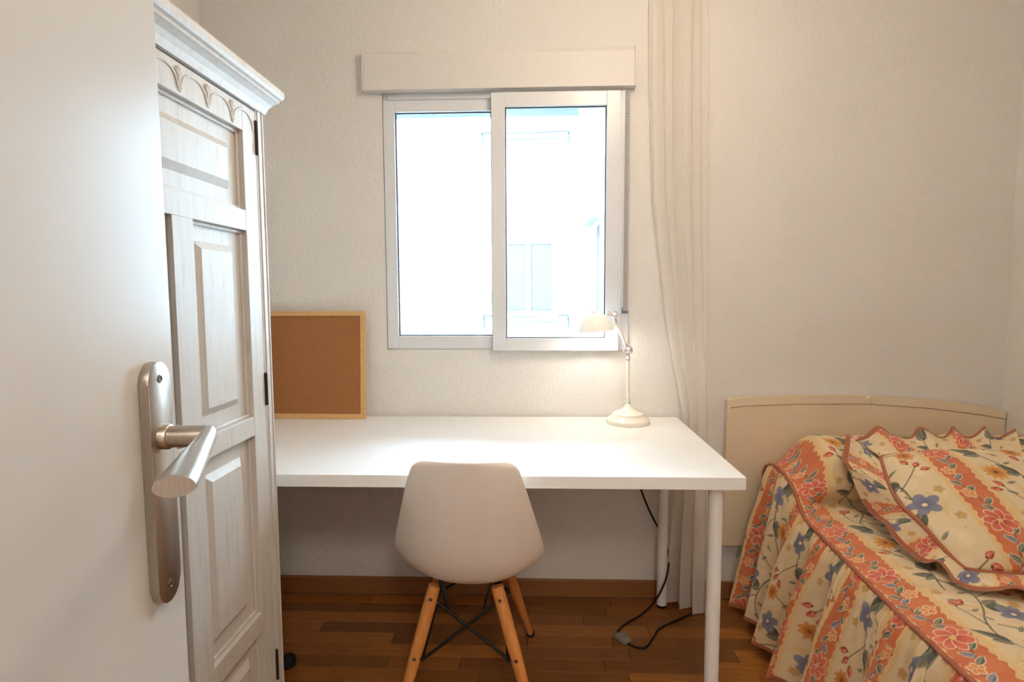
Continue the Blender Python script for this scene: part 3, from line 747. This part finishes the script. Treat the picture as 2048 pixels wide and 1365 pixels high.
# ------------------------------------------------------------------ bed with headboard
bd = thing('bed', 'low single bed with a cream painted headboard against the back wall', 'bed', (1.32, 1.25, 0))
def bp(b, name, mat, **kw): return local(b.done(name, mat, bd, **kw), bd)
HY0, HY1 = 2.246, 2.270
def topz(x): return float(np.interp(x, [.745, .80, 1.0, 1.27, 1.5, 1.70, 1.79], [.812, .821, .829, .830, .815, .789, .772]))
xs = np.linspace(.748, 1.788, 40)
pl = [(x, topz(x)-.034) for x in xs]
bp(B().prism([(.735, .232)]+pl+[(1.788, .232)], 'y', HY0, HY1), 'headboard_panel', M['head'])
poly = [(x, topz(x)-.0345+.0005) for x in xs]
tops = []
for x in xs: tops.append((x, topz(x)))
for a0, a1 in ((.748, 1.262), (1.284, 1.788)):
    q = np.linspace(a0, a1, 24)
    pg = [(x, topz(x)-.032) for x in q]+[(x, topz(x)) for x in q[::-1]]
    bp(B().prism(pg, 'y', HY0-.003, HY1, .0025), 'top_rail', M['head'])
q = np.linspace(1.262, 1.284, 8); pg = [(x, topz(x)-.032) for x in q]+[(x, topz(x)-.003-.010*math.sin(PI*(x-1.262)/.022)) for x in q[::-1]]
bp(B().prism(pg, 'y', HY0-.0015, HY1), 'rail_notch', M['head'])
bp(B().prism([(.738, .232), (.748, .232), (.755, topz(.755)-.001), (.745, topz(.745)-.001)], 'y', HY0-.004, HY1), 'edge_strip', M['head'])
bp(B().box((.90, .32, .30), (1.77, 2.235, .468), .03, 3), 'mattress', M['mattress'])
bp(B().box((.90, .32, .20), (1.77, 2.235, .298), .005), 'bed_base', M['iron'])
for x in (.93, 1.73):
    for y in (.37, 2.18): bp(B().box((x-.022, y-.022, 0), (x+.022, y+.022, .20), .003), 'leg', M['iron'])

# ------------------------------------------------------------------ bedspread
bs = thing('bedspread', 'quilted floral bedspread with orange stripes, brown piping and gathered skirt on the bed', 'bedspread', (1.3, 1.25, .48))
def uneven(pts, fine=.0022, coarse=.012):
    """resample a (y,z) profile: coarse towards the foot of the bed, fine from y = .95 to the head"""
    q = spline(pts, 4000); L = np.r_[0, np.cumsum(np.linalg.norm(np.diff(q, axis=0), axis=1))]
    w = np.where(q[1:, 0] < .95, 1/coarse, 1/fine); n = np.r_[0, np.cumsum(np.diff(L)*w)]
    t = np.linspace(0, n[-1], 1+int(n[-1]))
    return np.stack([np.interp(t, n, q[:, k]) for k in range(q.shape[1])], 1)
ipts = [(.30, .503), (.7, .503), (1.1, .503), (1.5, .502), (1.8, .500), (1.93, .503), (1.962, .512), (1.950, .527), (1.925, .552), (1.918, .590), (1.940, .650), (1.985, .692), (2.050, .713), (2.130, .700), (2.195, .650), (2.228, .570), (2.232, .50)]
epts = [(.30, .482), (.7, .482), (1.1, .484), (1.4, .483), (1.7, .484), (1.84, .488), (1.885, .498), (1.925, .524), (1.965, .553), (2.03, .577), (2.11, .588), (2.18, .575), (2.222, .545), (2.230, .50), (2.232, .47)]
inter = uneven(ipts); NV = len(inter); edge = spline(epts, 3000)
_L = np.r_[0, np.cumsum(np.linalg.norm(np.diff(edge, axis=0), axis=1))]; _y = np.maximum.accumulate(edge[:, 0])
# pair the two profiles: the same distance from the foot on the flat, the same share of the pillow beyond it
_Li = np.r_[0, np.cumsum(np.linalg.norm(np.diff(inter, axis=0), axis=1))]
kf = _Li[np.argmax(inter[:, 0] > 1.84)]; ke = _L[np.argmax(edge[:, 0] > 1.84)]
se = np.where(_Li < kf, _Li/kf*ke, ke+(_Li-kf)/(_Li[-1]-kf)*(_L[-1]-ke))
edge = np.stack([np.interp(se, _L, edge[:, k]) for k in (0, 1)], 1)
def xedge(y): return np.interp(y, [.3, 1.0, 1.3, 1.6, 1.9, 2.05, 2.24], [.826, .830, .840, .862, .882, .886, .886])
NU = 400
ut = np.linspace(0, 1, NU); wgt = smooth01(.005, .13, ut)[None, :, None]
mid2 = inter[:, None, :]*wgt+edge[:, None, :]*(1-wgt)
Xe = xedge(edge[:, 0])
XX = Xe[:, None]+(1.785-Xe)[:, None]*ut[None, :]
arc = np.r_[0, np.cumsum(np.linalg.norm(np.diff(inter, axis=0), axis=1))]
uvx = (XX-Xe[:, None])+.004; uvy = np.repeat(arc[:, None], NU, 1)
Zt = mid2[..., 1].copy()
Yt = mid2[..., 0]
# soft quilting and creases of the top panel
flat = 1-smooth01(1.86, 1.93, Yt)
Zt += flat*(.0035*np.sin(XX*31+Yt*7)*np.sin(Yt*23+XX*9)+.0025*np.sin(Yt*58+XX*15+2*np.sin(XX*20)))*smooth01(0, .08, ut)[None, :]
Zt += (1-flat)*(.004*np.sin(XX*26+1.0)+.003*np.sin(XX*61+Yt*30))*smooth01(0, .1, ut)[None, :]
Pt = np.stack([XX, Yt, Zt], -1)
local(grid_mesh('top_panel', Pt, M['print'], bs, np.stack([uvx, uvy], -1)), bs)
# piping along the edge
pe = np.stack([Xe, edge[:, 0], edge[:, 1]], 1)
pp = spline(pe, 260)
local(B().sweep([(p[0]-.002, p[1], p[2]+.001+.0012*math.sin(i*.9)) for i, p in enumerate(pp)], .0066, 10).done('piping', M['piping'], bs, smooth=60), bs)
# gathered skirt
NH = 175
pe2 = uneven(np.vstack([spline(pe, 200), pe[-1:]])[:, [1, 2, 0]][:-14], .0021)[:, [2, 0, 1]]; NS = len(pe2)
sl = np.r_[0, np.cumsum(np.linalg.norm(np.diff(pe2, axis=0), axis=1))]
ph = 2*PI*(sl/.170)+1.3*np.sin(sl*7.3)+.9*np.sin(sl*13.1+1)
ampv = .75+.25*np.sin(sl*9.7+.4)
hh = np.linspace(0, 1, NH)
Ps = np.zeros((NS, NH, 3)); us_ = np.zeros((NS, NH, 2))
gather = np.sin(2*PI*sl/.024+2*np.sin(sl*31))
zhem = .050+.010*np.sin(ph*.5+1)+.006*np.sin(sl*9)
wall_lim = 2.236
for i in range(NS):
    h = hh; A = (.008+.044*smooth01(0, .45, h)+.016*h)*ampv[i]
    ridge = .5+.5*math.sin(ph[i]); rid2 = ridge**.8
    flare = .010*smooth01(0, .12, h)+.092*h**1.15
    x = pe2[i, 0]-.004-flare-A*(rid2-.25)*1.25-.0065*gather[i]*np.exp(-h*5)*smooth01(0, .03, h)
    y = pe2[i, 1]+.028*smooth01(.05, .6, h)*math.cos(ph[i])*ampv[i]+.010*h*math.sin(sl[i]*21)
    z = pe2[i, 2]+(zhem[i]-pe2[i, 2])*h+.006*np.sin(PI*np.minimum(1, h*6))*(1-smooth01(0, .3, h))
    Ps[i, :, 0] = x; Ps[i, :, 1] = np.minimum(y, wall_lim+.002*np.sin(i*.3)); Ps[i, :, 2] = z
    Ls = .52
    us_[i, :, 0] = sl[i]*1.45+.10; us_[i, :, 1] = (pe2[i, 2]-z)+.09
local(grid_mesh('skirt', Ps, M['print'], bs, us_), bs)
hemP = Ps[:, -5:, :].copy()
dirn = np.zeros_like(hemP); hemP[:, :, 0] -= .0022
hemP[:, -1, 2] -= .003; hemP[:, -1, 0] += .002
local(grid_mesh('hem_binding', hemP, M['piping'], bs), bs)

# ------------------------------------------------------------------ ruffled cushion
cu = thing('cushion', 'ruffled square cushion in the floral striped fabric leaning on the pillow end of the bed', 'cushion', (1.3, 1.62, .52))
O = np.array([1.300, 1.615, .632]); ev = np.array([0, .400, .195]); Lv = np.linalg.norm(ev); ev = ev/Lv; eu = np.array([1., 0, .02]); eu /= np.linalg.norm(eu); en = np.cross(eu, ev)
HU, HV = .252, Lv/2
ng = 230
a = np.linspace(-1, 1, ng); Ag, Bg = np.meshgrid(a, a, indexing='ij')
def squircle(A, Bq, kk=.16):
    return A*np.sqrt(1-kk*Bq**2*np.abs(A)**3), Bq*np.sqrt(1-kk*A**2*np.abs(Bq)**3)
Us, Vs = squircle(Ag, Bg)
bow = -.016*np.sin(PI*(Vs*.5+.5))
def csurf(sgn, thick):
    t = thick*np.sqrt(np.clip((1-np.abs(Ag)**2.6)*(1-np.abs(Bg)**2.6), 0, 1))**.9
    wr_ = .004*np.sin(Ag*9+Bg*4)*np.clip(1-np.abs(Bg), 0, 1)*4*np.abs(Ag)**3
    return O+((Us*HU+np.sign(Us)*-bow*np.abs(Us))[..., None]*eu)+(Vs*HV)[..., None]*ev+(sgn*(t+wr_*(sgn > 0)))[..., None]*en
Pf = csurf(1, .058)
uvc = np.stack([(Us*HU+HU)-.105+0*Vs, (Vs*HV)+.17], -1)
local(grid_mesh('front_panel', Pf, M['print'], cu, uvc), cu)
local(grid_mesh('back_panel', csurf(-1, .045), M['print'], cu, uvc), cu)
loop = np.vstack([Pf[0, :, :], Pf[1:, -1, :], Pf[-1, ::-1, :][1:], Pf[::-1, 0, :][1:]])[::4]
loop = np.vstack([loop, loop[:1]])
local(B().sweep([tuple(p) for p in loop], .0062, 10).done('piping', M['piping'], cu, smooth=60), cu)
def ruffle(inner, outer, waves, amp, ph, uo, n=300, m=44, bulge=.006):
    I = spline(inner, n); Oo = spline(outer, n); s = np.linspace(0, 1, n); w = np.linspace(0, 1, m)
    Lr = np.sum(np.linalg.norm(np.diff(Oo, axis=0), axis=1))
    P = I[:, None, :]*(1-w)[None, :, None]+Oo[:, None, :]*w[None, :, None]
    wav = np.sin(2*PI*waves*s+ph+1.2*np.sin(5*s+ph))
    P[..., 2] += amp*wav[:, None]*(w**1.2)[None, :]+bulge*np.sin(PI*w)[None, :]
    tang = np.gradient(Oo, axis=0); tang /= np.linalg.norm(tang, axis=1)[:, None]
    P += tang[:, None, :]*(.55*amp*np.cos(2*PI*waves*s+ph))[:, None, None]*(w**1.5)[None, :, None]
    wd = np.linalg.norm(Oo-I, axis=1)
    uv = np.stack([np.repeat(w[None, :], n, 0)*wd[:, None]+uo, np.repeat((s*Lr*1.35)[:, None], m, 1)+.2], -1)
    uv = uv[..., ::-1] if False else np.stack([uv[..., 1], uv[..., 0]], -1)
    o = local(grid_mesh('ruffle', P, M['print'], cu, uv), cu)
    k = int(m*.86); bnd = P[:, k:, :].copy(); bnd[..., 2] += .0018
    b2 = bnd.copy(); 
    local(grid_mesh('ruffle_binding', bnd, M['piping'], o), cu)
    return o
eL = Pf[0, ::23, :]        # left edge, bottom to top
ruffle([tuple(p) for p in eL[::-1]], [(1.085, 2.03, .722), (1.005, 1.90, .672), (1.018, 1.80, .590), (1.015, 1.70, .550), (1.000, 1.62, .537), (1.010, 1.54, .534), (1.015, 1.46, .530), (1.012, 1.39, .525)], 3.6, .016, .4, .05)
eB = Pf[::23, 0, :]
ruffle([tuple(p) for p in eB], [(1.012, 1.39, .525), (1.09, 1.350, .524), (1.20, 1.335, .524), (1.32, 1.335, .520), (1.44, 1.335, .520), (1.56, 1.345, .520)], 4.4, .010, 1.9, .12)
eT = Pf[::23, -1, :]
ruffle([tuple(p) for p in eT], [(1.085, 2.03, .722), (1.14, 1.97, .755), (1.22, 1.93, .762), (1.30, 1.925, .766), (1.38, 1.925, .766), (1.46, 1.93, .766), (1.56, 1.93, .760)], 4.6, .018, 2.6, .02)
